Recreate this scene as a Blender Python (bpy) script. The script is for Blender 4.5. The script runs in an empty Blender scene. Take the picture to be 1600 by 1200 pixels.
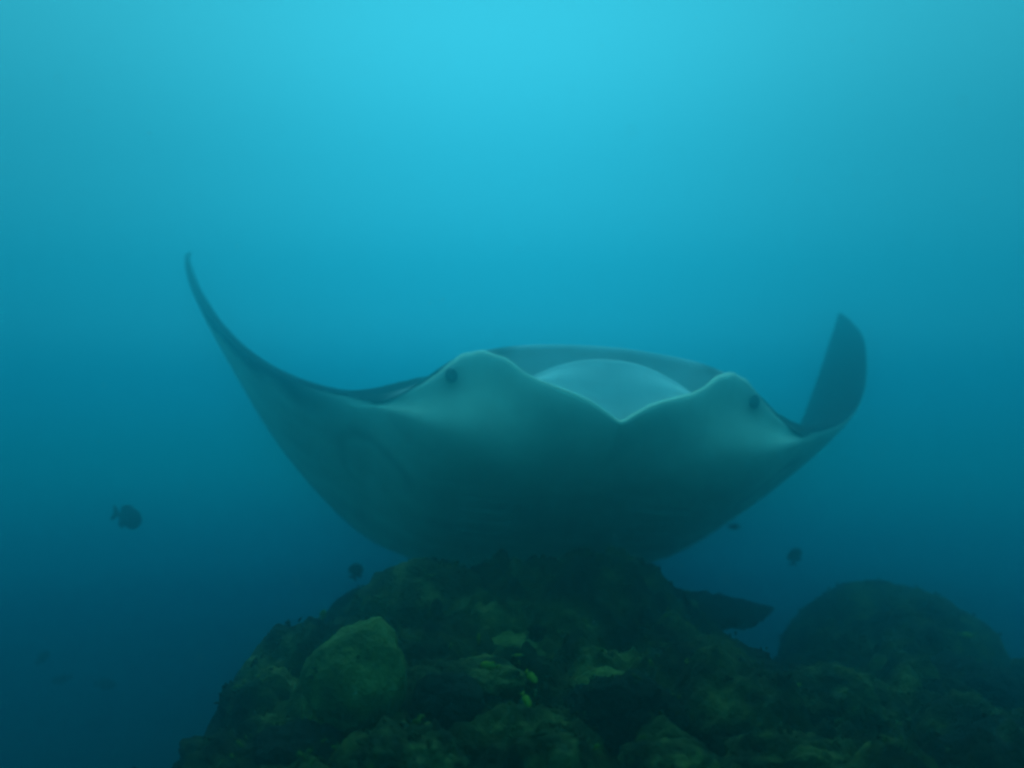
import bpy, bmesh, math, random
import numpy as np
from mathutils import Vector, Matrix, noise as mnoise

scene = bpy.context.scene
C = scene.collection
rng = np.random.default_rng(11)
random.seed(5)

# ------------------------------------------------------------------ camera
F_PX = 1537.0                                    # focal length in pixels of a 1600 px wide frame
cam_data = bpy.data.cameras.new('camera')
cam_data.sensor_width = 36.0
cam_data.lens = 36.0 * F_PX / 1600.0
cam_data.clip_start = 0.05
cam_data.clip_end = 500.0
cam_data.dof.use_dof = True                      # scattering in the water softens whatever is farther off
cam_data.dof.focus_distance = 2.9
cam_data.dof.aperture_fstop = 1.15
cam = bpy.data.objects.new('camera', cam_data)
C.objects.link(cam)
cam.location = (0, 0, 0)
cam.rotation_euler = (math.radians(90), 0, 0)    # level, looking along +Y; the water surface is far above
scene.camera = cam

# ------------------------------------------------------------------ world: open water, bright towards the surface and the sun, dark below
SUN_AZ, SUN_EL = math.radians(-1), math.radians(58)      # sun stands ahead of the camera, a little left
world = bpy.data.worlds.new('World')
scene.world = world
world.use_nodes = True
wt = world.node_tree
wt.nodes.clear()
w_out = wt.nodes.new('ShaderNodeOutputWorld')
w_bg = wt.nodes.new('ShaderNodeBackground')
w_tc = wt.nodes.new('ShaderNodeTexCoord')
w_sep = wt.nodes.new('ShaderNodeSeparateXYZ')
wt.links.new(w_tc.outputs['Generated'], w_sep.inputs[0])
w_map = wt.nodes.new('ShaderNodeMapRange')
w_map.inputs['From Min'].default_value = -1
w_map.inputs['From Max'].default_value = 1
wt.links.new(w_sep.outputs['Z'], w_map.inputs['Value'])
w_ramp = wt.nodes.new('ShaderNodeValToRGB')
wt.links.new(w_map.outputs['Result'], w_ramp.inputs['Fac'])
# sine of elevation -> radiance of the open water in that direction
WATER = [(-1.00, (0.000, 0.0010, 0.012)),
         (-0.45, (0.000, 0.0012, 0.014)),
         (-0.34, (0.000, 0.0015, 0.016)),
         (-0.25, (0.000, 0.0030, 0.032)),
         (-0.20, (0.000, 0.0160, 0.080)),
         (-0.16, (0.000, 0.0950, 0.200)),
         (-0.07, (0.000, 0.2750, 0.375)),
         (0.00, (0.004, 0.3100, 0.520)),
         (0.07, (0.026, 0.5100, 0.740)),
         (0.20, (0.041, 0.5500, 0.760)),
         (0.36, (0.068, 0.7100, 0.940)),
         (0.70, (0.100, 0.8000, 1.000)),
         (1.00, (0.110, 0.8200, 1.000))]
el = w_ramp.color_ramp.elements
while len(el) > 1:
    el.remove(el[-1])
for i, (z, col) in enumerate(WATER):
    e = el[0] if i == 0 else el.new((z + 1) / 2)
    e.position = (z + 1) / 2
    e.color = (*col, 1)
w_ramp.color_ramp.interpolation = 'EASE'
# glow around the sun's azimuth
w_dot = wt.nodes.new('ShaderNodeVectorMath'); w_dot.operation = 'DOT_PRODUCT'
GLOW_EL = math.radians(12)
w_dot.inputs[1].default_value = (math.sin(SUN_AZ) * math.cos(GLOW_EL), math.cos(SUN_AZ) * math.cos(GLOW_EL), math.sin(GLOW_EL))
wt.links.new(w_tc.outputs['Generated'], w_dot.inputs[0])
GLOW_K, GLOW_FLOOR = 18.0, 0.56
w_m1 = wt.nodes.new('ShaderNodeMath'); w_m1.operation = 'MULTIPLY_ADD'     # k*c - k
w_m1.inputs[1].default_value = GLOW_K; w_m1.inputs[2].default_value = -GLOW_K
wt.links.new(w_dot.outputs['Value'], w_m1.inputs[0])
w_m2 = wt.nodes.new('ShaderNodeMath'); w_m2.operation = 'EXPONENT'
wt.links.new(w_m1.outputs[0], w_m2.inputs[0])
w_m3 = wt.nodes.new('ShaderNodeMath'); w_m3.operation = 'MULTIPLY_ADD'
w_m3.inputs[1].default_value = 1 - GLOW_FLOOR; w_m3.inputs[2].default_value = GLOW_FLOOR
wt.links.new(w_m2.outputs[0], w_m3.inputs[0])
wt.links.new(w_ramp.outputs['Color'], w_bg.inputs['Color'])
wt.links.new(w_m3.outputs[0], w_bg.inputs['Strength'])
wt.links.new(w_bg.outputs[0], w_out.inputs['Surface'])

# ------------------------------------------------------------------ sun, softened and tinted by the water above
sun_data = bpy.data.lights.new('sun', 'SUN')
sun_data.energy = 1.5
sun_data.angle = math.radians(30)
sun_data.color = (0.22, 0.9, 0.92)
sun = bpy.data.objects.new('sun', sun_data)
C.objects.link(sun)
sdir = Vector((math.sin(SUN_AZ) * math.cos(SUN_EL), math.cos(SUN_AZ) * math.cos(SUN_EL), math.sin(SUN_EL)))
sun.rotation_euler = sdir.to_track_quat('Z', 'Y').to_euler()
sun.location = (0, 0, 30)

scene.view_settings.view_transform = 'Standard'
scene.view_settings.look = 'None'
scene.view_settings.exposure = 0.0
scene.view_settings.gamma = 1.0
scene.render.engine = 'CYCLES'
scene.cycles.use_denoising = True
scene.cycles.volume_bounces = 4
scene.cycles.max_bounces = 8
scene.cycles.diffuse_bounces = 3
scene.cycles.filter_width = 2.8

# ------------------------------------------------------------------ helpers
def mesh_obj(name, verts, faces, mat=None, parent=None, smooth=True):
    me = bpy.data.meshes.new(name)
    me.from_pydata([tuple(map(float, v)) for v in verts], [], [tuple(map(int, f)) for f in faces])
    me.update()
    if smooth:
        me.polygons.foreach_set('use_smooth', [True] * len(me.polygons))
    o = bpy.data.objects.new(name, me)
    C.objects.link(o)
    if mat:
        me.materials.append(mat)
    if parent:
        o.parent = parent
    return o

def tag(o, label=None, cat=None, group=None, kind=None):
    if label: o['label'] = label
    if cat: o['category'] = cat
    if group: o['group'] = group
    if kind: o['kind'] = kind
    return o

def at(px, py, depth):
    """a point at that depth along the line of sight of a photograph pixel"""
    return Vector(((px - 800) / F_PX * depth, depth, (600 - py) / F_PX * depth))

def new_mat(name, rough=0.8, spec=0.2):
    m = bpy.data.materials.new(name)
    m.use_nodes = True
    b = m.node_tree.nodes['Principled BSDF']
    b.inputs['Roughness'].default_value = rough
    b.inputs['Specular IOR Level'].default_value = spec
    return m, m.node_tree, b

def mottled(name, stops, scale=6.0, detail=6.0, bump=0.3, bump_scale=40.0, rough=0.9, spec=0.1, scale2=None):
    m, nt, b = new_mat(name, rough, spec)
    tc = nt.nodes.new('ShaderNodeTexCoord')
    n1 = nt.nodes.new('ShaderNodeTexNoise')
    n1.inputs['Scale'].default_value = scale; n1.inputs['Detail'].default_value = detail
    n1.inputs['Roughness'].default_value = 0.65
    nt.links.new(tc.outputs['Object'], n1.inputs['Vector'])
    r = nt.nodes.new('ShaderNodeValToRGB')
    els = r.color_ramp.elements
    for i, (p, c) in enumerate(stops):
        e = els[i] if i < 2 else els.new(p)
        e.position = p; e.color = (*c, 1)
    nt.links.new(n1.outputs['Fac'], r.inputs['Fac'])
    nt.links.new(r.outputs['Color'], b.inputs['Base Color'])
    n2 = nt.nodes.new('ShaderNodeTexNoise')
    n2.inputs['Scale'].default_value = bump_scale; n2.inputs['Detail'].default_value = 4
    nt.links.new(tc.outputs['Object'], n2.inputs['Vector'])
    bp = nt.nodes.new('ShaderNodeBump')
    bp.inputs['Strength'].default_value = bump; bp.inputs['Distance'].default_value = 0.03
    nt.links.new(n2.outputs['Fac'], bp.inputs['Height'])
    nt.links.new(bp.outputs['Normal'], b.inputs['Normal'])
    return m

def sstep(x, a, b):
    t = np.clip((np.asarray(x, float) - a) / (b - a), 0, 1)
    return t * t * (3 - 2 * t)

# ------------------------------------------------------------------ reef terrain
def base_height(x, y):
    z = np.full_like(x, -0.93)
    z -= 1.25 * np.logaddexp(0, (-0.80 - x + 0.10 * (y - 3)) * 9) / 9         # falls away to the left
    z -= 0.9 * np.logaddexp(0, (y - 4.35) * 4) / 4                            # and beyond the crest
    z -= 1.3 * np.logaddexp(0, (1.75 - y) * 5) / 5                            # and in front of it, below the camera
    z -= 0.8 * np.logaddexp(0, (x - 1.9) * 4) / 4
    z += 0.19 * np.exp(-(((x - 0.08) / 0.64) ** 4 + ((y - 3.85) / 0.55) ** 2))  # broad crest
    z += 0.10 * np.exp(-(((x + 0.50) / 0.30) ** 2 + ((y - 3.1) / 0.45) ** 2))   # left shoulder
    z -= 0.20 * np.exp(-(((x - 1.10) / 0.16) ** 2 + ((y - 4.0) / 0.9) ** 2))   # gully beside the right hand mound
    z -= 0.10 * sstep(x, 0.55, 1.0) * sstep(y, 2.2, 3.2)
    z += 0.26 * np.exp(-(((x - 1.80) / 0.50) ** 2 + ((y - 4.55) / 0.5) ** 2))
    return z

X0, X1, Y0, Y1 = -4.2, 4.6, -1.0, 8.4
NX, NY = 520, 520
# finer spacing where the camera looks
ux = np.linspace(-1, 1, NX); gx = (X0 + X1) / 2 + (X1 - X0) / 2 * (0.55 * ux + 0.45 * ux ** 3)
uy = np.linspace(-1, 1, NY); gy = 3.2 + np.where(uy < 0, 4.2, 5.2) * (0.45 * uy + 0.55 * uy ** 3)
GX, GY = np.meshgrid(gx, gy)
Z = base_height(GX, GY)
Z = np.maximum(Z, -5.4)
def add_lumps(Z, n, r0, r1, hs, seed, power=1.0):
    g = np.random.default_rng(seed)
    for _ in range(n):
        cx = g.uniform(-2.4, 3.0); cy = g.uniform(1.2, 6.0)
        r = r0 + (r1 - r0) * g.random() ** 2
        ry = r * g.uniform(0.75, 1.3); h = r * hs * g.uniform(0.5, 1.2)
        i0, i1 = np.searchsorted(gx, [cx - r, cx + r]); j0, j1 = np.searchsorted(gy, [cy - ry, cy + ry])
        if i1 <= i0 or j1 <= j0: continue
        xs = GX[j0:j1, i0:i1]; ys = GY[j0:j1, i0:i1]
        d2 = ((xs - cx) / r) ** 2 + ((ys - cy) / ry) ** 2
        c = base_height(np.array([cx]), np.array([cy]))[0]
        slope = base_height(xs, ys)
        lump = slope + h * (np.sqrt(np.clip(1 - d2, 0, 1)) * 1.6 - 0.45)
        Z[j0:j1, i0:i1] = np.where(d2 < 1, np.maximum(Z[j0:j1, i0:i1], lump), Z[j0:j1, i0:i1])
    return Z
Z = add_lumps(Z, 300, 0.09, 0.22, 0.62, 1)
Z = add_lumps(Z, 1500, 0.03, 0.10, 0.9, 2)
def vnoise(x, y, f, seed):
    g = np.random.default_rng(seed); T = g.random((256, 256))
    xi = np.floor(x * f).astype(int); yi = np.floor(y * f).astype(int)
    fx = x * f - xi; fy = y * f - yi; fx = fx * fx * (3 - 2 * fx); fy = fy * fy * (3 - 2 * fy)
    a = T[yi % 256, xi % 256]; b = T[yi % 256, (xi + 1) % 256]; c = T[(yi + 1) % 256, xi % 256]; d = T[(yi + 1) % 256, (xi + 1) % 256]
    return (a * (1 - fx) + b * fx) * (1 - fy) + (c * (1 - fx) + d * fx) * fy - 0.5
Z += 0.09 * vnoise(GX, GY, 9, 3) + 0.055 * vnoise(GX, GY, 23, 4) + 0.028 * vnoise(GX, GY, 55, 5)

def ground_z(x, y):
    i = min(max(int(np.searchsorted(gx, x)), 1), NX - 1); j = min(max(int(np.searchsorted(gy, y)), 1), NY - 1)
    return float(Z[j, i])

m_reef = mottled('reef_rock', [(0.36, (0.002, 0.003, 0.001)), (0.46, (0.010, 0.013, 0.004)), (0.58, (0.042, 0.048, 0.011)), (0.68, (0.13, 0.13, 0.034))],
                 scale=5.0, detail=8, bump=0.7, bump_scale=30)
idx = np.arange(NX * NY).reshape(NY, NX)
quads = np.stack([idx[:-1, :-1], idx[:-1, 1:], idx[1:, 1:], idx[1:, :-1]], -1).reshape(-1, 4)
reef = mesh_obj('reef_terrain', np.stack([GX, GY, Z], -1).reshape(-1, 3), quads, m_reef)
tag(reef, 'dark lumpy reef slope overgrown with coral and algae', kind='structure')

m_sea = mottled('seabed_sand', [(0.3, (0.06, 0.07, 0.05)), (0.7, (0.16, 0.16, 0.11))], scale=0.8, bump_scale=8)
sx = np.linspace(-8.5, 8.5, 60); sy = np.linspace(-3.5, 8.5, 50); SX, SY = np.meshgrid(sx, sy)
SZ = -5.3 + 0.3 * vnoise(SX + 50, SY + 50, 0.4, 8)
k = np.arange(60 * 50).reshape(50, 60)
seabed = mesh_obj('seabed', np.stack([SX, SY, SZ], -1).reshape(-1, 3), np.stack([k[:-1, :-1], k[:-1, 1:], k[1:, 1:], k[1:, :-1]], -1).reshape(-1, 4), m_sea)
tag(seabed, 'deep seabed at the foot of the reef', kind='structure')

# ------------------------------------------------------------------ manta ray
# local frame, in half-spans: s to the picture's right, a forward (towards the mouth), n towards the back
SIZE = 1.28
TH = [0.1665 * SIZE, 3.9667 * SIZE, -0.4037 * SIZE, 0.1565, 0.4419, 0.0943, 2.4 * SIZE]      # place, yaw, pitch, roll, half-span in metres
BEND_L = [-0.1303, 0.6435, 0.3574, 0.2758, 0.321, -0.188, -0.024]
BEND_R = [-0.132, 0.7332, 0.5148, 0.0673, -0.0964, -0.0576, -0.0068]
LEP = np.array([(.235, .37), (.30, .315), (.40, .285), (.52, .24), (.64, .175), (.76, .085), (.87, -.055), (.95, -.17), (1.0, -.25)])
TEP = np.array([(0, -.60), (.07, -.585), (.16, -.500), (.28, -.385), (.40, -.30), (.52, -.245), (.64, -.21), (.76, -.20), (.87, -.205), (.95, -.225), (1.0, -.25)])
def sm_interp(s, P):
    """piecewise-linear table, averaged over a short window so that it has no corners"""
    s = np.asarray(s, float); acc = 0
    for d in np.linspace(-.045, .045, 7):
        q = s + d * np.clip((1 - s) / .05, 0, 1)
        acc = acc + np.interp(np.abs(q), P[:, 0], P[:, 1])
    return acc / 7
def lead(s): return sm_interp(s, LEP) - .0735 * np.sin(np.pi * np.clip((s - .25) / .75, 0, 1))
def trail(s): return sm_interp(s, TEP) - .0474 * np.clip(1 - s / .6, 0, 1) + .0235 * np.sin(np.pi * np.clip((s - .3) / .7, 0, 1)) + .022 * np.exp(-((s - .4) / .15) ** 2)
BG = np.linspace(0, 1.05, 211)
def bend(P, side, pr):
    s, a, n = P[:, 0], P[:, 1], P[:, 2]
    ph = np.interp(BG, [0, .2, .4, .6, .8, 1.05], np.concatenate([[0], np.cumsum(pr[:5])]))
    ph = np.convolve(np.pad(ph, 15, mode='edge'), np.ones(31) / 31, 'valid')
    ph = ph - ph[0] * np.clip(1 - BG / .1, 0, 1)
    X = np.concatenate([[0], np.cumsum((np.cos(ph[1:]) + np.cos(ph[:-1])) / 2 * np.diff(BG))])
    N = np.concatenate([[0], np.cumsum((np.sin(ph[1:]) + np.sin(ph[:-1])) / 2 * np.diff(BG))])
    kap = pr[6] * np.clip((s - .2) / .4, 0, 1)
    se = s + kap * a
    f = np.interp(se, BG, ph)
    x0 = np.interp(se, BG, X) - kap * a * np.cos(f); n0 = np.interp(se, BG, N) - kap * a * np.sin(f)
    tw = pr[5] * np.clip((s - .3) / .7, 0, None) ** 1.3
    le = np.interp(s, LEP[:, 0], LEP[:, 1]); da = a - le
    a2 = le + da * np.cos(tw); n2 = n + da * np.sin(tw)
    return np.stack([side * (x0 - n2 * np.sin(f)), a2, n0 + n2 * np.cos(f)], 1)
def pose(P):
    """signed local points -> world"""
    P = np.asarray(P, float)
    Q = np.stack([np.abs(P[:, 0]), P[:, 1], P[:, 2]], 1)
    QL = Q.copy(); QL[:, 0] += .028 * sstep(Q[:, 0], .75, 1)
    L = bend(QL, -1, BEND_L); R_ = bend(Q, 1, BEND_R)
    B = np.where((P[:, 0] < 0)[:, None], L, R_)
    yw, pt, rl = TH[3:6]
    cy, sy_, cp, sp, cr, sr = math.cos(yw), math.sin(yw), math.cos(pt), math.sin(pt), math.cos(rl), math.sin(rl)
    M = np.array([[cy, -sy_, 0], [sy_, cy, 0], [0, 0, 1]]) @ np.array([[1, 0, 0], [0, cp, sp], [0, -sp, cp]]) @ \
        np.array([[cr, 0, sr], [0, 1, 0], [-sr, 0, cr]]) @ np.diag([1, -1, 1.])
    return B @ M.T * TH[6] + np.array(TH[:3])

def spline(pts, n):
    """n points along a Catmull-Rom curve through pts"""
    p = np.asarray(pts, float); m = len(p)
    e = np.concatenate([[2 * p[0] - p[1]], p, [2 * p[-1] - p[-2]]])
    L = np.concatenate([[0], np.cumsum(np.sqrt(((p[1:] - p[:-1]) ** 2).sum(1)) + 1e-6)]); L /= L[-1]
    out = []
    for t in np.linspace(0, 1, n):
        i = min(int(np.searchsorted(L, t, 'right')) - 1, m - 2)
        u = (t - L[i]) / (L[i + 1] - L[i])
        a, b, c, d = e[i], e[i + 1], e[i + 2], e[i + 3]
        out.append(.5 * (2 * b + (c - a) * u + (2 * a - 5 * b + 4 * c - d) * u * u + (3 * b - a - 3 * c + d) * u ** 3))
    return np.array(out)

ND, NM, NC, NP, NV = 44, 18, 20, 10, 120
RIM_N = np.array([(0, -.082), (.006, -.080), (.015, -.073), (.04, -.056), (.07, -.041), (.1, -.026), (.12, -.008), (.14, .018), (.165, .040), (.19, .042), (.22, .026), (.26, .008), (.3, 0)])
RIM_A = np.array([(0, .462), (.03, .462), (.06, .458), (.1, .447), (.13, .430), (.16, .402), (.18, .388), (.21, .372), (.24, .352), (.3, .32)])
T_D = np.array([(0, .085), (.2, .062), (.3, .044), (.5, .026), (.8, .012), (1, .001)])
T_V = np.array([(0, .10), (.2, .070), (.3, .026), (.4, .013), (.5, .008), (.8, .005), (1, .001)])
def foil(c): return np.sqrt(np.clip(c, 0, 1)) * np.clip(1 - c, 0, 1) ** 1.1 / .371
def head_section(s):
    te = float(trail(s))
    q = 1 - .35 * (s / .25) ** 2
    op = float(1 - sstep(s, .125, .185))                      # 1 where the mouth gapes, 0 beyond its corner
    U = np.array([.400 - .5 * s * s, .049 - .18 * s * s - 5 * max(0, s - .165) ** 2])
    ln = .018 - 2.2 * s * s
    Lp = np.array([.428 - 1.4 * s * s, ln])
    Rm = np.array([np.interp(s, *RIM_A.T), np.interp(s, *RIM_N.T)])
    Lp = Lp * op + (U * .6 + Rm * .4) * (1 - op)
    Kb = np.array([.380 - .9 * s * s, ln - .016]) * op + (U * .7 + Rm * .3) * (1 - op)
    Pk = np.array([Rm[0] - .020, Rm[1] - .006]) * op + (U * .3 + Rm * .7) * (1 - op)
    D = spline([(te, 0), (te + .1, .028), (-.2, .062 * q), (0, .085 * q), (.15, .086 * q), (.3, .066 * q), U + (-.03, .007), U], ND)
    m1 = spline([U, U + (.013 * op, -.004 * op), U + (.012 * op, -.010 * op), U + (.0 * op, -.013 * op), (U + Kb) / 2 + (-.006 * op, 0), Kb], NM)
    m2 = spline([Kb, Kb + (.012 * op, -.006 * op), Lp + (-.008 * op, -.012 * op), Lp + (-.006 * op, -.003 * op), Lp], NM)
    c_ = spline([Lp, Lp + (.005 * op, -.002 * op), Lp + (.006 * op, -.007 * op), (Lp + Pk) / 2 + (.008 * op, 0), Pk], NC)
    # inner face of the head fins up to their rim
    p_ = spline([Pk, (Pk + Rm) / 2 + (-.004 * op, -.004 * op), Rm + (-.006 * op, -.004 * op), Rm], NP)
    nv = -.116 * q
    rd = float(sstep(s, .11, .17))                            # the head corners are well rounded
    V = spline([Rm, Rm + (.008 + .014 * rd, -.008 - .008 * rd), (Rm[0] * .75 + .36 * .25 + .010, Rm[1] * .62 + nv * .38), (.375, Rm[1] * .2 + nv * .8), (.30, nv), (.17, -.119 * q), (0, -.112 * q), (-.2, -.075 * q), (te + .12, -.026), (te, 0)], NV)
    return np.concatenate([D, m1[1:], m2[1:], c_[1:], p_[1:], V[1:]])
def wing_section(s):
    le, te = float(lead(s)), float(trail(s))
    td, tv = np.interp(s, *T_D.T), np.interp(s, *T_V.T)
    cd = (1 - np.linspace(0, 1, ND)) ** 1.0
    cd = 1 - np.sin(np.linspace(0, 1, ND) * np.pi / 2)        # dense at the leading edge
    D = np.stack([le + (te - le) * cd, td * foil(cd)], 1)
    nm = (NM - 1) * 2 + NC - 1 + NP - 1
    Mx = np.repeat([[le, 0.]], nm, 0)
    cv = np.linspace(0, 1, NV)[1:] ** 1.5
    V = np.stack([le + (te - le) * cv, -tv * foil(cv)], 1)
    return np.concatenate([D, Mx, V])
ss = np.unique(np.concatenate([np.linspace(0, .30, 76), np.linspace(.30, .96, 80), np.linspace(.96, 1, 10)]))
secs = []
for s in ss:
    w = float(sstep(s, .19, .36))
    h = head_section(min(s, .3)); g = wing_section(max(s, .2))
    secs.append(h * (1 - w) + g * w)
secs = np.array(secs)                                         # (stations, loop, 2)
NLOOP = secs.shape[1]
i_rim = ND - 1 + 2 * (NM - 1) + NC - 1 + NP - 1
# five shallow gill slits each side on the belly
for gi in range(5):
    ga = .235 - .052 * gi
    for k_, s in enumerate(ss):
        wgt = sstep(s, .075, .10) * (1 - sstep(s, .165, .195))
        if wgt <= 0: continue
        seg = secs[k_, i_rim + 12:]
        d = np.abs(seg[:, 0] - (ga - .25 * (s - .12)))
        seg[:, 1] += wgt * .011 * np.exp(-(d / .006) ** 2) - wgt * .004 * np.exp(-((d - .012) / .008) ** 2)
full = np.concatenate([-ss[:0:-1], ss])
sec_full = np.concatenate([secs[:0:-1], secs])
NS = len(full)
loc = np.empty((NS, NLOOP - 1, 3))
loc[:, :, 0] = full[:, None]
loc[:, :, 1:] = sec_full[:, :-1]
NL = NLOOP - 1
flat = loc.reshape(-1, 3)
wpos = pose(flat)
ii = np.arange(NS * NL).reshape(NS, NL)
a_ = ii[:-1]; b_ = ii[1:]
faces = np.stack([a_, b_, np.roll(b_, -1, 1), np.roll(a_, -1, 1)], -1).reshape(-1, 4)
faces = faces[:, ::-1]
verts = list(wpos)
fl = [tuple(f) for f in faces]
fl.append(tuple(int(v) for v in ii[0])); fl.append(tuple(int(v) for v in ii[-1][::-1]))
# whip tail, behind the reef crest
tail_cols = []
tb = len(verts); nt_, nr = 26, 8
tl = []
for i in range(nt_):
    t = i / (nt_ - 1); r = .017 * (1 - t) ** .8 + .0012
    for j in range(nr):
        an = 2 * math.pi * j / nr
        tl.append((r * math.cos(an), -.46 - .62 * t, .004 + r * math.sin(an) * .8 - .05 * t * t))
verts += list(pose(np.array(tl)))
for i in range(nt_ - 1):
    for j in range(nr):
        p0 = tb + i * nr + j; p1 = tb + i * nr + (j + 1) % nr
        fl.append((p0, p1, p1 + nr, p0 + nr))
# pigment (charcoal back, pale belly, dark leading edge under the wings, white shoulder flashes)
col = np.zeros((NS * NL, 3))
S_ = np.abs(flat[:, 0]); A_ = flat[:, 1]; Nn = flat[:, 2]
loop_i = np.tile(np.arange(NL), NS)
WHITE = np.array([.90, .96, .78]); DARK = np.array([.026, .046, .052]); PALE = np.array([.88, .93, .93])
le_ = lead(np.clip(S_, .235, 1)); te_ = trail(S_)
cch = np.clip((le_ - A_) / np.maximum(le_ - te_, 1e-3), 0, 1)
jit = np.array([mnoise.noise(Vector((p[0] * 14, p[1] * 14, 3.1))) for p in flat]) 
is_d = loop_i < ND - 1
is_m = (loop_i >= ND - 1) & (loop_i < i_rim)
col[:] = WHITE
fold_shade = np.abs(np.hypot((S_ - .292) / .055, (A_ - .125) / .115) - 1 + .15 * jit)
fold_shade = np.exp(-(fold_shade / .16) ** 2) * sstep(S_ * 2.0 + A_, .60, .72) * (loop_i > i_rim)
col *= 1 - .30 * fold_shade[:, None]  # shade of the skin crease at the fin base, painted into the colour
# belly shading marks: smoky margins along the leading and trailing edges of the wing
band = (1 - sstep(cch + .05 * jit, .03, .16)) * np.where(flat[:, 0] < 0, sstep(S_, .34, .46), sstep(S_, .58, .70))
tip = sstep(S_ + .05 * jit, .80, .97)
trl = sstep(cch + .06 * jit, .82, 1.0) * sstep(S_, .2, .4) * .75
mk = np.clip(np.maximum(np.maximum(band, tip), .25 * trl), 0, 1)[:, None]
col = col * (1 - mk) + (DARK * 1.6) * mk
d_dark = np.ones(len(flat))
flash = np.exp(-(((S_ - .182) / .030) ** 4 + ((A_ - .375) / .040) ** 4))
flash2 = np.exp(-(((S_ - .27) / .03) ** 2 + ((A_ - .33) / .03) ** 2)) * .6
flash3 = np.exp(-(((S_ - .20 + .05 * jit) / .05) ** 2 + ((A_ - .20 - .6 * (S_ - .2)) / .05) ** 2)) * .8
fw = np.clip(np.maximum(flash, .25 * flash3) * 1.4, 0, 1)[:, None]
dcol = DARK * (1 - fw) + WHITE * fw
col[is_d] = dcol[is_d]
col[is_m] = PALE
lip = is_d & (loop_i >= ND - 4) & (S_ < .15)
col[lip] = WHITE
brow = np.exp(-(((S_ - .138) / .016) ** 2 + ((Nn - .044) / .010) ** 2)) + .8 * np.exp(-(((S_ - .226) / .010) ** 2 + ((Nn - .020) / .010) ** 2))
brow = (np.clip(brow, 0, 1) * .75)[:, None]
col = col * (1 - brow) + DARK * brow
wm = sstep(S_, .22, .30)[:, None]
col[is_m] = (col * (1 - wm) + DARK * wm)[is_m]
eye_d = np.exp(-(((S_ - .204) / .013) ** 2 + ((A_ - .385) / .03) ** 2 + ((Nn - .0) / .015) ** 2))[:, None]
col = col * (1 - .6 * eye_d) + DARK * .6 * eye_d
tail_c = np.repeat([DARK], len(tl), 0)
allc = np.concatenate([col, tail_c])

m_manta, nt, bs = new_mat('manta_skin', 0.95, 0.03)
at_ = nt.nodes.new('ShaderNodeVertexColor'); at_.layer_name = 'pigment'
tcn = nt.nodes.new('ShaderNodeTexCoord')
nz = nt.nodes.new('ShaderNodeTexNoise'); nz.inputs['Scale'].default_value = 3.5; nz.inputs['Detail'].default_value = 6
nt.links.new(tcn.outputs['Object'], nz.inputs['Vector'])
mr = nt.nodes.new('ShaderNodeMapRange'); mr.inputs['From Min'].default_value = .3; mr.inputs['From Max'].default_value = .7
mr.inputs['To Min'].default_value = .72; mr.inputs['To Max'].default_value = 1.0
nt.links.new(nz.outputs['Fac'], mr.inputs['Value'])
mx = nt.nodes.new('ShaderNodeVectorMath'); mx.operation = 'SCALE'
nt.links.new(at_.outputs['Color'], mx.inputs[0]); nt.links.new(mr.outputs['Result'], mx.inputs['Scale'])
nt.links.new(mx.outputs[0], bs.inputs['Base Color'])

manta = bpy.data.objects.new('manta_ray', None)
C.objects.link(manta)
manta.location = (TH[0], TH[1], TH[2])
tag(manta, 'huge manta ray with raised wings and gaping mouth gliding up over the reef', 'manta ray')
origin = np.array(TH[:3])
body = mesh_obj('body', np.array(verts) - origin, fl, m_manta, manta)
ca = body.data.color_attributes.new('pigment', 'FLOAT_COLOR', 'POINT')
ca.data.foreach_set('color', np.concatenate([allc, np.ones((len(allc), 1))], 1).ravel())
bm = bmesh.new(); bm.from_mesh(body.data)
bmesh.ops.remove_doubles(bm, verts=bm.verts, dist=1e-5)
bmesh.ops.recalc_face_normals(bm, faces=bm.faces)
bm.to_mesh(body.data); bm.free()

def uv_ball(name, r, squash=(1, 1, 1), seg=14, rings=9):
    vs, fs = [(0, 0, r * squash[2])], []
    for i in range(1, rings):
        t = math.pi * i / rings
        for j in range(seg):
            p = 2 * math.pi * j / seg
            vs.append((r * math.sin(t) * math.cos(p) * squash[0], r * math.sin(t) * math.sin(p) * squash[1], r * math.cos(t) * squash[2]))
    vs.append((0, 0, -r * squash[2]))
    for j in range(seg):
        fs.append((0, 1 + j, 1 + (j + 1) % seg))
    for i in range(rings - 2):
        for j in range(seg):
            a = 1 + i * seg + j; b = 1 + i * seg + (j + 1) % seg
            fs.append((a, a + seg, b + seg, b))
    la = len(vs) - 1
    for j in range(seg):
        fs.append((la, la - seg + (j + 1) % seg, la - seg + j))
    return vs, fs

m_eye, _, be = new_mat('dark_eye', 0.5, 0.2); be.inputs['Base Color'].default_value = (.07, .08, .085, 1)
for sgn in (-1, 1):
    vs, fs = uv_ball('eye', .0095 * TH[6], (1, 1, 1.15))
    e = mesh_obj('eye', vs, fs, m_eye, manta)
    k_e = int(np.argmin(np.abs(ss - .204))); seg_e = secs[k_e]; j_e = int(np.argmin(np.hypot(seg_e[:, 0] - .40, seg_e[:, 1] - .002)))
    e.location = Vector(pose(np.array([[sgn * .204, seg_e[j_e, 0] - .0055, seg_e[j_e, 1]]]))[0]) - Vector(TH[:3])

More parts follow.
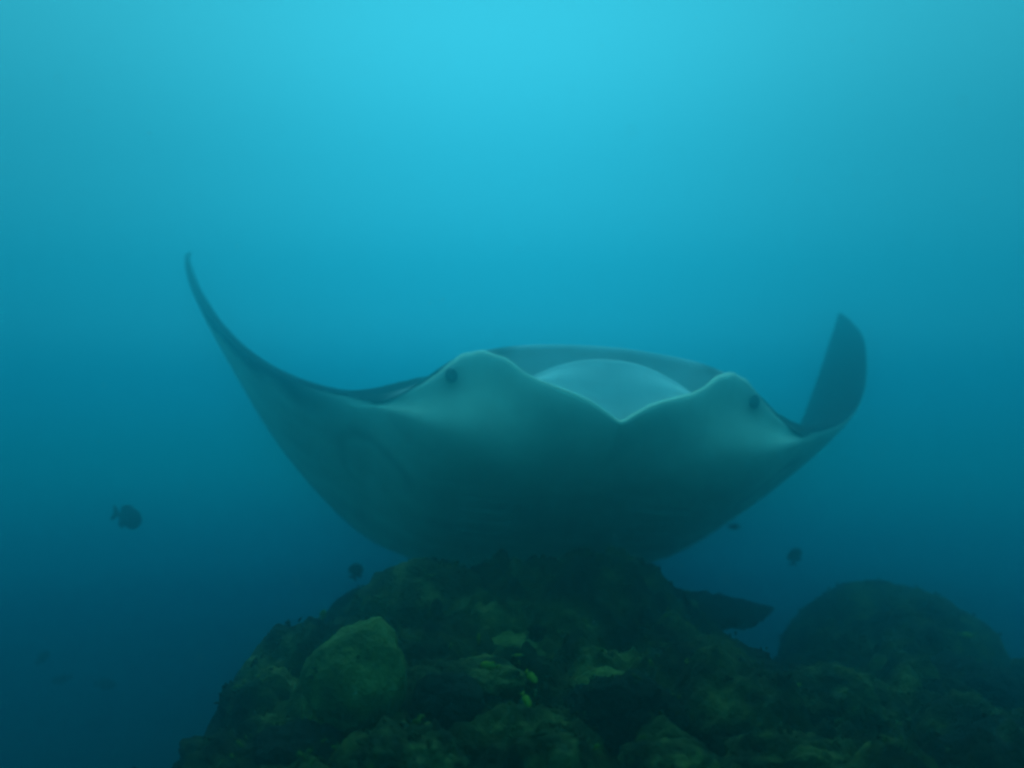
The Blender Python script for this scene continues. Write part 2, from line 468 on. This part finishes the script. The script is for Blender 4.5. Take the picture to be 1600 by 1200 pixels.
# ------------------------------------------------------------------ corals
def coral_boulder(name, loc, size, seed, mat, lump=0.22, freq=2.2, rot=0.0, sub=4):
    # lobed dome, flattened below, with knobbly relief
    bm = bmesh.new()
    bmesh.ops.create_icosphere(bm, subdivisions=sub, radius=1.0)
    off = Vector((seed * 7.3, seed * 3.1, seed * 1.7))
    for v in bm.verts:
        p = v.co.copy()
        f = 1 + lump * mnoise.noise(p * freq * .6 + off) + lump * .5 * mnoise.noise(p * freq * 1.6 + off) + lump * .30 * mnoise.noise(p * freq * 4.0 + off) + lump * .20 * mnoise.noise(p * freq * 9 + off)
        if p.z < 0: f *= 1 - .25 * (-p.z)
        v.co = Vector((p.x * f * size[0], p.y * f * size[1], p.z * f * size[2]))
    bmesh.ops.rotate(bm, verts=bm.verts, cent=(0, 0, 0), matrix=Matrix.Rotation(rot, 3, 'Y'))
    me = bpy.data.meshes.new(name); bm.to_mesh(me); bm.free()
    me.polygons.foreach_set('use_smooth', [True] * len(me.polygons))
    me.materials.append(mat)
    o = bpy.data.objects.new(name, me); C.objects.link(o); o.location = loc
    return o

m_c1 = mottled('coral_olive', [(0.34, (0.03, 0.042, 0.009)), (0.5, (0.095, 0.115, 0.026)), (0.66, (0.17, 0.19, 0.052))], scale=7, bump=0.5, bump_scale=70)
m_c2 = mottled('coral_brown', [(0.38, (0.004, 0.006, 0.002)), (0.5, (0.028, 0.034, 0.009)), (0.62, (0.10, 0.105, 0.028))], scale=8, bump=0.6, bump_scale=60)
m_c3 = mottled('coral_dark', [(0.30, (0.003, 0.006, 0.005)), (0.6, (0.010, 0.016, 0.011)), (0.8, (0.03, 0.042, 0.022))], scale=9, bump=0.7, bump_scale=50)
m_c4 = mottled('coral_pale', [(0.34, (0.08, 0.11, 0.045)), (0.5, (0.17, 0.21, 0.09)), (0.66, (0.26, 0.30, 0.14))], scale=9, bump=0.5, bump_scale=60)

CORALS = [  # px, py, depth, half sizes in px (x, up), material, seed, tilt, lump, label
    (556, 1070, 2.62, 82, 100, m_c1, 1, .30, .13, 'smooth olive dome coral, the palest and roundest on the left shoulder of the reef'),
    (668, 985, 3.60, 134, 106, m_c2, 2, .0, .14, 'broad dark coral hump on the crest right under the manta belly, left half'),
    (905, 1010, 3.70, 130, 105, m_c2, 3, .0, .20, 'broad dark coral hump on the crest under the manta belly, right half'),
    (1395, 1085, 4.60, 185, 168, m_c2, 4, .05, .08, 'large dark coral mound standing alone at the right edge of the reef'),
    (510, 1010, 3.20, 34, 34, m_c3, 5, .0, .3, 'small dark coral knob just left of the olive dome'),
    (400, 1118, 2.95, 60, 46, m_c2, 6, .5, .3, 'weedy brown coral hump on the left slope below the olive dome'),
    (950, 1078, 2.75, 56, 30, m_c1, 7, .0, .2, 'pale capped coral with a bright flat top in the middle of the reef'),
    (700, 1105, 2.60, 58, 52, m_c3, 8, .0, .25, 'round dark coral lump with a pale ledge above it, left of centre'),
    (975, 1130, 2.60, 92, 80, m_c3, 9, .0, .25, 'large blackish coral lump below the pale capped coral'),
    (735, 1070, 2.80, 86, 36, m_c2, 10, -.1, .25, 'low olive coral ledge above the round dark lump'),
    (662, 1072, 2.75, 48, 30, m_c2, 11, .1, .25, 'low olive coral ledge beside the dome, on its right'),
    (1130, 1075, 3.10, 90, 70, m_c3, 12, .1, .28, 'dark rugged coral lump below the table coral'),
    (1290, 1110, 3.10, 90, 70, m_c2, 13, .0, .3, 'brown coral lump in front of the right hand mound'),
    (1500, 1110, 3.40, 110, 80, m_c3, 14, .2, .25, 'dark coral shelf at the far right below the mound'),
    (1050, 1200, 2.25, 80, 40, m_c2, 15, .0, .3, 'yellowish weedy coral at the bottom edge right of centre'),
    (860, 1195, 2.25, 60, 50, m_c2, 16, .0, .3, 'brown coral lump at the bottom edge below the yellow fish'),
    (640, 1190, 2.30, 90, 50, m_c2, 17, .1, .3, 'brown coral hump at the bottom edge below the olive dome'),
    (480, 1180, 2.45, 80, 46, m_c3, 18, .3, .3, 'dark coral lump at the bottom edge on the left slope'),
    (322, 1192, 2.80, 44, 30, m_c2, 19, .6, .35, 'shaggy brown coral at the lower left foot of the reef'),
    (1230, 1195, 2.40, 90, 50, m_c2, 20, .0, .3, 'brown coral lump at the bottom edge in the right half'),
    (1560, 1195, 2.60, 100, 60, m_c3, 21, .0, .3, 'blackish coral lump in the bottom right corner'),
    (1045, 1010, 3.60, 66, 52, m_c3, 22, .0, .3, 'dark coral knob under the left end of the table coral'),
    (800, 1015, 3.30, 70, 30, m_c1, 23, .0, .3, 'mossy green patch of coral beside the dark sea urchin'),
]
for (px, py, dp, hx, hz, mt, sd, tilt, lump, lab) in CORALS:
    c = at(px, py, dp); kx = hx / F_PX * dp; kz = hz / F_PX * dp
    o = coral_boulder('coral_head', c, (kx, max(kx, kz) * .85, kz), sd, mt, lump, 2.4, tilt, 5 if hx > 80 else 4)
    tag(o, lab, 'coral', 'coral heads on the reef')

# table coral: a ragged plate on a short stalk
def table_coral(c, rx, ry, th, stalk):
    g = np.random.default_rng(4); n = 56; vs, fs = [], []
    ph = np.linspace(0, 2 * np.pi, n, endpoint=False)
    edge = 1 + .10 * np.sin(3 * ph + 1) + .07 * np.sin(7 * ph) + .06 * g.normal(size=n)
    rings = [(0.0, .012), (.35, .004), (.7, .006), (.93, .012), (1.0, 0.0), (.94, -th), (.6, -th * 1.3), (.25, -th * 2.2), (.13, -th * 5), (.12, -stalk)]
    for (r, z) in rings:
        for j in range(n):
            rr = r * (edge[j] if r > .3 else 1)
            vs.append((rx * rr * math.cos(ph[j]), ry * rr * math.sin(ph[j]), z + (.006 * g.normal() if .3 < r < 1 else 0)))
    for i in range(len(rings) - 1):
        for j in range(n):
            a = i * n + j; b = i * n + (j + 1) % n
            fs.append((a, a + n, b + n, b))
    o = mesh_obj('table_coral', vs, fs, m_c3)
    o.location = c
    o.rotation_euler = (math.radians(4), math.radians(4), 0)
    return tag(o, 'flat dark table coral plate jutting out to the right of the crest', 'coral')
table_coral(at(1085, 948, 4.15), .29, .24, .030, .35)

# sea urchin: the dark ball in the middle
def urchin(c, r):
    g = np.random.default_rng(6)
    root = bpy.data.objects.new('sea_urchin', None); C.objects.link(root); root.location = c
    vs, fs = uv_ball('test', r * .62, (1, 1, .8))
    mesh_obj('shell', vs, fs, m_c3, root)
    vs, fs = [], []
    for _ in range(260):
        d = Vector(g.normal(size=3)).normalized()
        if d.z < -.4: d.z *= -1
        u = d.orthogonal().normalized(); w = d.cross(u); L = r * g.uniform(.85, 1.15); b0 = len(vs)
        for kk in range(3):
            an = 2.094 * kk
            vs.append(d * r * .5 + (u * math.cos(an) + w * math.sin(an)) * r * .035)
        vs.append(d * L)
        fs += [(b0, b0 + 1, b0 + 3), (b0 + 1, b0 + 2, b0 + 3), (b0 + 2, b0, b0 + 3)]
    sp = mesh_obj('spines', vs, fs, m_c3, root, smooth=False); sp['kind'] = 'stuff'
    return tag(root, 'blackish round sea urchin sitting on the reef below the manta', 'sea urchin')
urchin(at(838, 993, 3.15), .042)

# ------------------------------------------------------------------ shaggy growth on the reef: small knobs and blades nobody could count
from mathutils.bvhtree import BVHTree
def growth():
    g = np.random.default_rng(21)
    tv, tf = [], []
    owner = []
    for o in [reef] + [q for q in C.objects if q.name.startswith('coral_head')]:
        owner += [o] * len(o.data.polygons)
        b0 = len(tv); lo = o.location
        tv += [v.co + lo for v in o.data.vertices]
        tf += [tuple(b0 + k for k in p.vertices) for p in o.data.polygons]
    tree = BVHTree.FromPolygons(tv, tf)
    for (nm, mt, count, seed, lab) in (('reef_growth', m_g1, 5200, 40, 'shaggy carpet of brown weed and coral fingers covering the reef'),
                                       ('reef_weed', m_g2, 1100, 41, 'scattered yellow green tufts of weed on the reef')):
        vs, fs = [], []; n = 0
        while n < count:
            x = g.uniform(-1.7, 2.7); y = g.uniform(1.6, 5.4)
            if abs(x) > .60 * y + .15: continue
            if mnoise.noise(Vector((x * 3.0, y * 3.0, seed))) + g.normal() * .25 < 0: n += 1; continue
            hit, nor, fi, _ = tree.ray_cast(Vector((x, y, 2)), Vector((0, 0, -1)))
            if hit is None or (owner[fi].data.materials[0] in (m_c1, m_c4) and nor.z > .45 + .3 * mnoise.noise(Vector((x * 9, y * 9, 7)))): n += 1; continue
            n += 1
            hh = g.uniform(.008, .024)
            for _ in range(int(g.integers(3, 7))):
                d = (nor * g.uniform(.5, 1.2) + Vector(g.normal(size=3)) * .55).normalized()
                u = d.orthogonal().normalized() * hh * g.uniform(.14, .34); w = d.cross(u)
                o = hit + Vector(g.normal(size=3)) * .009 - nor * .005; b0 = len(vs)
                h1 = hh * g.uniform(.6, 1.2); mid = o + d * h1 * .6
                for (cc, k_) in ((o, .8), (mid, 1.0)):
                    for kk in range(4):
                        c_, s_ = math.cos(1.5708 * kk), math.sin(1.5708 * kk)
                        vs.append(cc + (u * c_ + w * s_) * k_)
                vs.append(mid + d * h1 * .4 + Vector(g.normal(size=3)) * h1 * .12)
                for kk in range(4):
                    m_ = (kk + 1) % 4
                    fs.append((b0 + kk, b0 + m_, b0 + 4 + m_, b0 + 4 + kk)); fs.append((b0 + 4 + kk, b0 + 4 + m_, b0 + 8))
        tag(mesh_obj(nm, vs, fs, mt), lab, 'reef growth', kind='stuff')
m_g1 = mottled('brown_growth', [(0.32, (0.003, 0.006, 0.002)), (0.5, (0.022, 0.032, 0.008)), (0.70, (0.09, 0.11, 0.026))], scale=6, bump=.3, bump_scale=80)
m_g2 = mottled('green_weed', [(0.32, (0.04, 0.07, 0.006)), (0.7, (0.13, 0.18, 0.018))], scale=6, bump=.3, bump_scale=80)
growth()

# ------------------------------------------------------------------ fish
def fish_mesh(name, length, height, width, mat, fork=.5):
    """one continuous fish, nose along +X, with tail, back, belly and breast fins"""
    vs, fs = [], []
    N, Rn = 18, 12
    xs = np.linspace(0, 1, N)
    for t in xs:
        x = length * (.5 - .80 * t)
        prof = (np.sin(np.pi * min(t * .96 + .02, 1) ** .72) ** .85) * (1 - .0 * t)
        prof = max(prof, .18 if t > .5 else .05)
        for j in range(Rn):
            a = 2 * math.pi * j / Rn
            vs.append((x, width / 2 * prof * math.cos(a), height / 2 * prof * math.sin(a)))
    for i in range(N - 1):
        for j in range(Rn):
            a = i * Rn + j; b = i * Rn + (j + 1) % Rn
            fs.append((a, b, b + Rn, a + Rn))
    fs.append(tuple(range(Rn))[::-1]); fs.append(tuple((N - 1) * Rn + j for j in range(Rn)))
    def fin(poly, th, yoff=0.0, dy=0.0):
        b0 = len(vs); m = len(poly)
        for sgn in (-1, 1):
            for (x, z) in poly:
                vs.append((x, yoff + sgn * th + dy * (1 if z < 0 else 1), z))
        fs.append(tuple(b0 + i for i in range(m))); fs.append(tuple(b0 + m + i for i in range(m))[::-1])
        for i in range(m):
            jn = (i + 1) % m
            fs.append((b0 + i, b0 + m + i, b0 + m + jn, b0 + jn))
    L, H = length, height
    fin([(-.27 * L, -.06 * H), (-.27 * L, .06 * H), (-.40 * L, .30 * H), (-.52 * L, .38 * H), (-.45 * L, 0), (-.52 * L, -.38 * H), (-.40 * L, -.30 * H)], width * .05)
    fin([(.22 * L, .42 * H), (.10 * L, .60 * H), (-.10 * L, .58 * H), (-.24 * L, .42 * H), (-.22 * L, .10 * H), (0, .25 * H)], width * .05)
    fin([(.0 * L, -.42 * H), (-.06 * L, -.58 * H), (-.20 * L, -.50 * H), (-.24 * L, -.12 * H), (-.1 * L, -.25 * H)], width * .05)
    for sg in (-1, 1):
        fin([(.16 * L, -.02 * H), (.02 * L, .06 * H), (-.02 * L, -.14 * H), (.12 * L, -.12 * H)], width * .03, sg * width * .50)
    me = bpy.data.meshes.new(name); me.from_pydata(vs, [], fs); me.update()
    me.polygons.foreach_set('use_smooth', [True] * len(me.polygons))
    me.materials.append(mat)
    return me
m_fd = mottled('dark_fish_skin', [(0.3, (0.03, 0.045, 0.055)), (0.7, (0.07, 0.09, 0.10))], scale=20, bump=.1, rough=.6)
m_fy = mottled('yellow_fish_skin', [(0.3, (0.16, 0.22, 0.010)), (0.7, (0.32, 0.36, 0.02))], scale=20, bump=.1, rough=.6)
me_dark = fish_mesh('dark_fish', 1, .60, .22, m_fd)
me_slim = fish_mesh('slim_fish', 1, .36, .18, m_fd)
me_yel = fish_mesh('yellow_fish', 1, .40, .18, m_fy)
me_slimy = fish_mesh('slim_yellow_fish', 1, .26, .14, m_fy)
eye_vs, eye_fs = uv_ball('eye', .022, seg=8, rings=6)
me_eye = bpy.data.meshes.new('eye'); me_eye.from_pydata(eye_vs, [], eye_fs); me_eye.materials.append(m_eye)
FISH = [  # px, py, depth, length px, mesh, heading in the picture (deg, 0 right, 90 up), turn towards the viewer (deg), name, label
    (198, 808, 4.6, 52, me_dark, -14, 15, 'dark_fish', 'large dark deep-bodied fish alone in open water on the left'),
    (556, 893, 4.2, 30, me_dark, 62, 30, 'dark_fish', 'dark fish hovering just off the crest left of the manta'),
    (1148, 823, 5.2, 22, me_slim, 175, 20, 'dark_fish', 'tiny dark fish close beside the trailing edge of the right wing'),
    (1242, 870, 4.8, 30, me_dark, 84, 25, 'dark_fish', 'dark fish seen upright in the gap above the right hand mound'),
    (1127, 931, 4.3, 17, me_slim, 140, 20, 'dark_fish', 'tiny dark fish right above the table coral'),
    (66, 1028, 5.6, 34, me_slim, 40, 20, 'dark_fish', 'faint dark fish at the far lower left, tilted upwards'),
    (97, 1061, 5.6, 28, me_slim, 190, 20, 'dark_fish', 'faint dark fish at the lower left, middle of the faint three'),
    (163, 1069, 5.6, 40, me_slim, 4, 20, 'dark_fish', 'faint dark fish at the lower left, nearest the reef of the faint three'),
    (483, 972, 3.3, 26, me_yel, 25, 20, 'yellow_fish', 'yellow green fish off the left slope, lower of the pair above the dome'),
    (505, 961, 3.3, 20, me_yel, 70, 35, 'yellow_fish', 'yellow green fish off the left slope, upper of the pair above the dome'),
    (748, 998, 3.0, 19, me_slimy, 88, 20, 'yellow_fish', 'small upright yellow fish on the crest under the manta'),
    (766, 1040, 2.7, 30, me_yel, 168, 15, 'yellow_fish', 'yellow green fish lying level over the olive ledge'),
    (830, 1057, 2.6, 24, me_yel, -42, 25, 'yellow_fish', 'yellow fish nose down, upper of the two left of the pale capped coral'),
    (822, 1093, 2.5, 24, me_yel, -55, 25, 'yellow_fish', 'yellow fish nose down, lower of the two left of the pale capped coral'),
    (1092, 1094, 2.7, 24, me_slimy, -58, 20, 'yellow_fish', 'slim green yellow fish nose down in the dark right of the blackish lump'),
    (1168, 1042, 3.0, 20, me_yel, -14, 20, 'yellow_fish', 'small green fish below the tip of the table coral'),
    (1508, 992, 4.0, 20, me_yel, -4, 20, 'yellow_fish', 'tiny green fish on the right slope of the large mound'),
    (808, 1024, 2.9, 18, me_slimy, 10, 15, 'yellow_fish', 'small dim green fish just below the dark sea urchin'),
    (1244, 1072, 3.0, 17, me_yel, 30, 20, 'yellow_fish', 'small dim green fish low in the gully before the large mound'),
    (932, 1167, 2.2, 14, me_yel, 60, 30, 'yellow_fish', 'tiny pale yellow fish near the bottom edge in the middle'),
]
for (px, py, dp, ln, me, ang, turn, nm, lab) in FISH:
    L = ln / F_PX * dp / math.cos(math.radians(turn))
    o = bpy.data.objects.new(nm, me); C.objects.link(o)
    o.location = at(px, py, dp); o.scale = (L, L, L)
    # nose along +X in the mesh: turn about the upright axis, then tip to the heading in the picture plane
    M = Matrix.Rotation(-math.radians(ang), 4, 'Y') @ Matrix.Rotation(-math.radians(turn), 4, 'Z')
    o.rotation_euler = M.to_euler()
    tag(o, lab, 'fish', 'small yellow fish over the reef' if me in (me_yel, me_slimy) else 'dark fish in the water')
    hh = .60 if me is me_dark else .36 if me is me_slim else .40
    ww = .22 if me is me_dark else .18
    for sg in (-1, 1):
        e = bpy.data.objects.new('eye', me_eye); C.objects.link(e); e.parent = o
        e.location = (.36, sg * ww * .30, .05 * hh / .4)

# ------------------------------------------------------------------ drifting specks of plankton
def specks():
    g = np.random.default_rng(31); vs, fs = [], []
    for _ in range(800):
        y = g.uniform(.9, 6.0); p = Vector((g.uniform(-.55, .55) * y, y, g.uniform(-.42, .42) * y))
        if p.z < base_height(np.array([p.x]), np.array([p.y]))[0] + .15: continue
        r = .0005 + .0015 * g.random() ** 2; b0 = len(vs)
        for d in ((1, 0, 0), (-1, 0, 0), (0, 1, 0), (0, -1, 0), (0, 0, 1), (0, 0, -1)):
            vs.append(p + Vector(d) * r * g.uniform(.7, 1.4))
        for f in ((0, 2, 4), (2, 1, 4), (1, 3, 4), (3, 0, 4), (2, 0, 5), (1, 2, 5), (3, 1, 5), (0, 3, 5)):
            fs.append(tuple(b0 + q for q in f))
    m, _, b = new_mat('plankton', .8, .1); b.inputs['Base Color'].default_value = (.6, .65, .6, 1)
    o = mesh_obj('plankton', vs, fs, m)
    return tag(o, 'pale plankton specks drifting in the water', 'plankton', kind='stuff')
specks()

# ------------------------------------------------------------------ the murky water itself
HZ = dict(x=9, y0=-4, y1=9, z0=-6.6, z1=1.1)
hv = [(sx_ * HZ['x'], HZ[ky], HZ[kz]) for kz in ('z0', 'z1') for ky in ('y0', 'y1') for sx_ in (-1, 1)]
hf = [(0, 2, 3, 1), (4, 5, 7, 6), (0, 1, 5, 4), (2, 6, 7, 3), (0, 4, 6, 2), (1, 3, 7, 5)]
m_h = bpy.data.materials.new('murky_water'); m_h.use_nodes = True
hn = m_h.node_tree; hn.nodes.clear()
h_out = hn.nodes.new('ShaderNodeOutputMaterial'); h_v = hn.nodes.new('ShaderNodeVolumePrincipled')
h_v.inputs['Color'].default_value = (0.22, 0.855, 0.91, 1)
h_v.inputs['Density'].default_value = 0.2
h_v.inputs['Anisotropy'].default_value = 0.94
hn.links.new(h_v.outputs[0], h_out.inputs['Volume'])
haze = mesh_obj('haze', hv, hf, m_h, smooth=False)
tag(haze, 'murky blue green sea water filling the whole scene', kind='stuff')
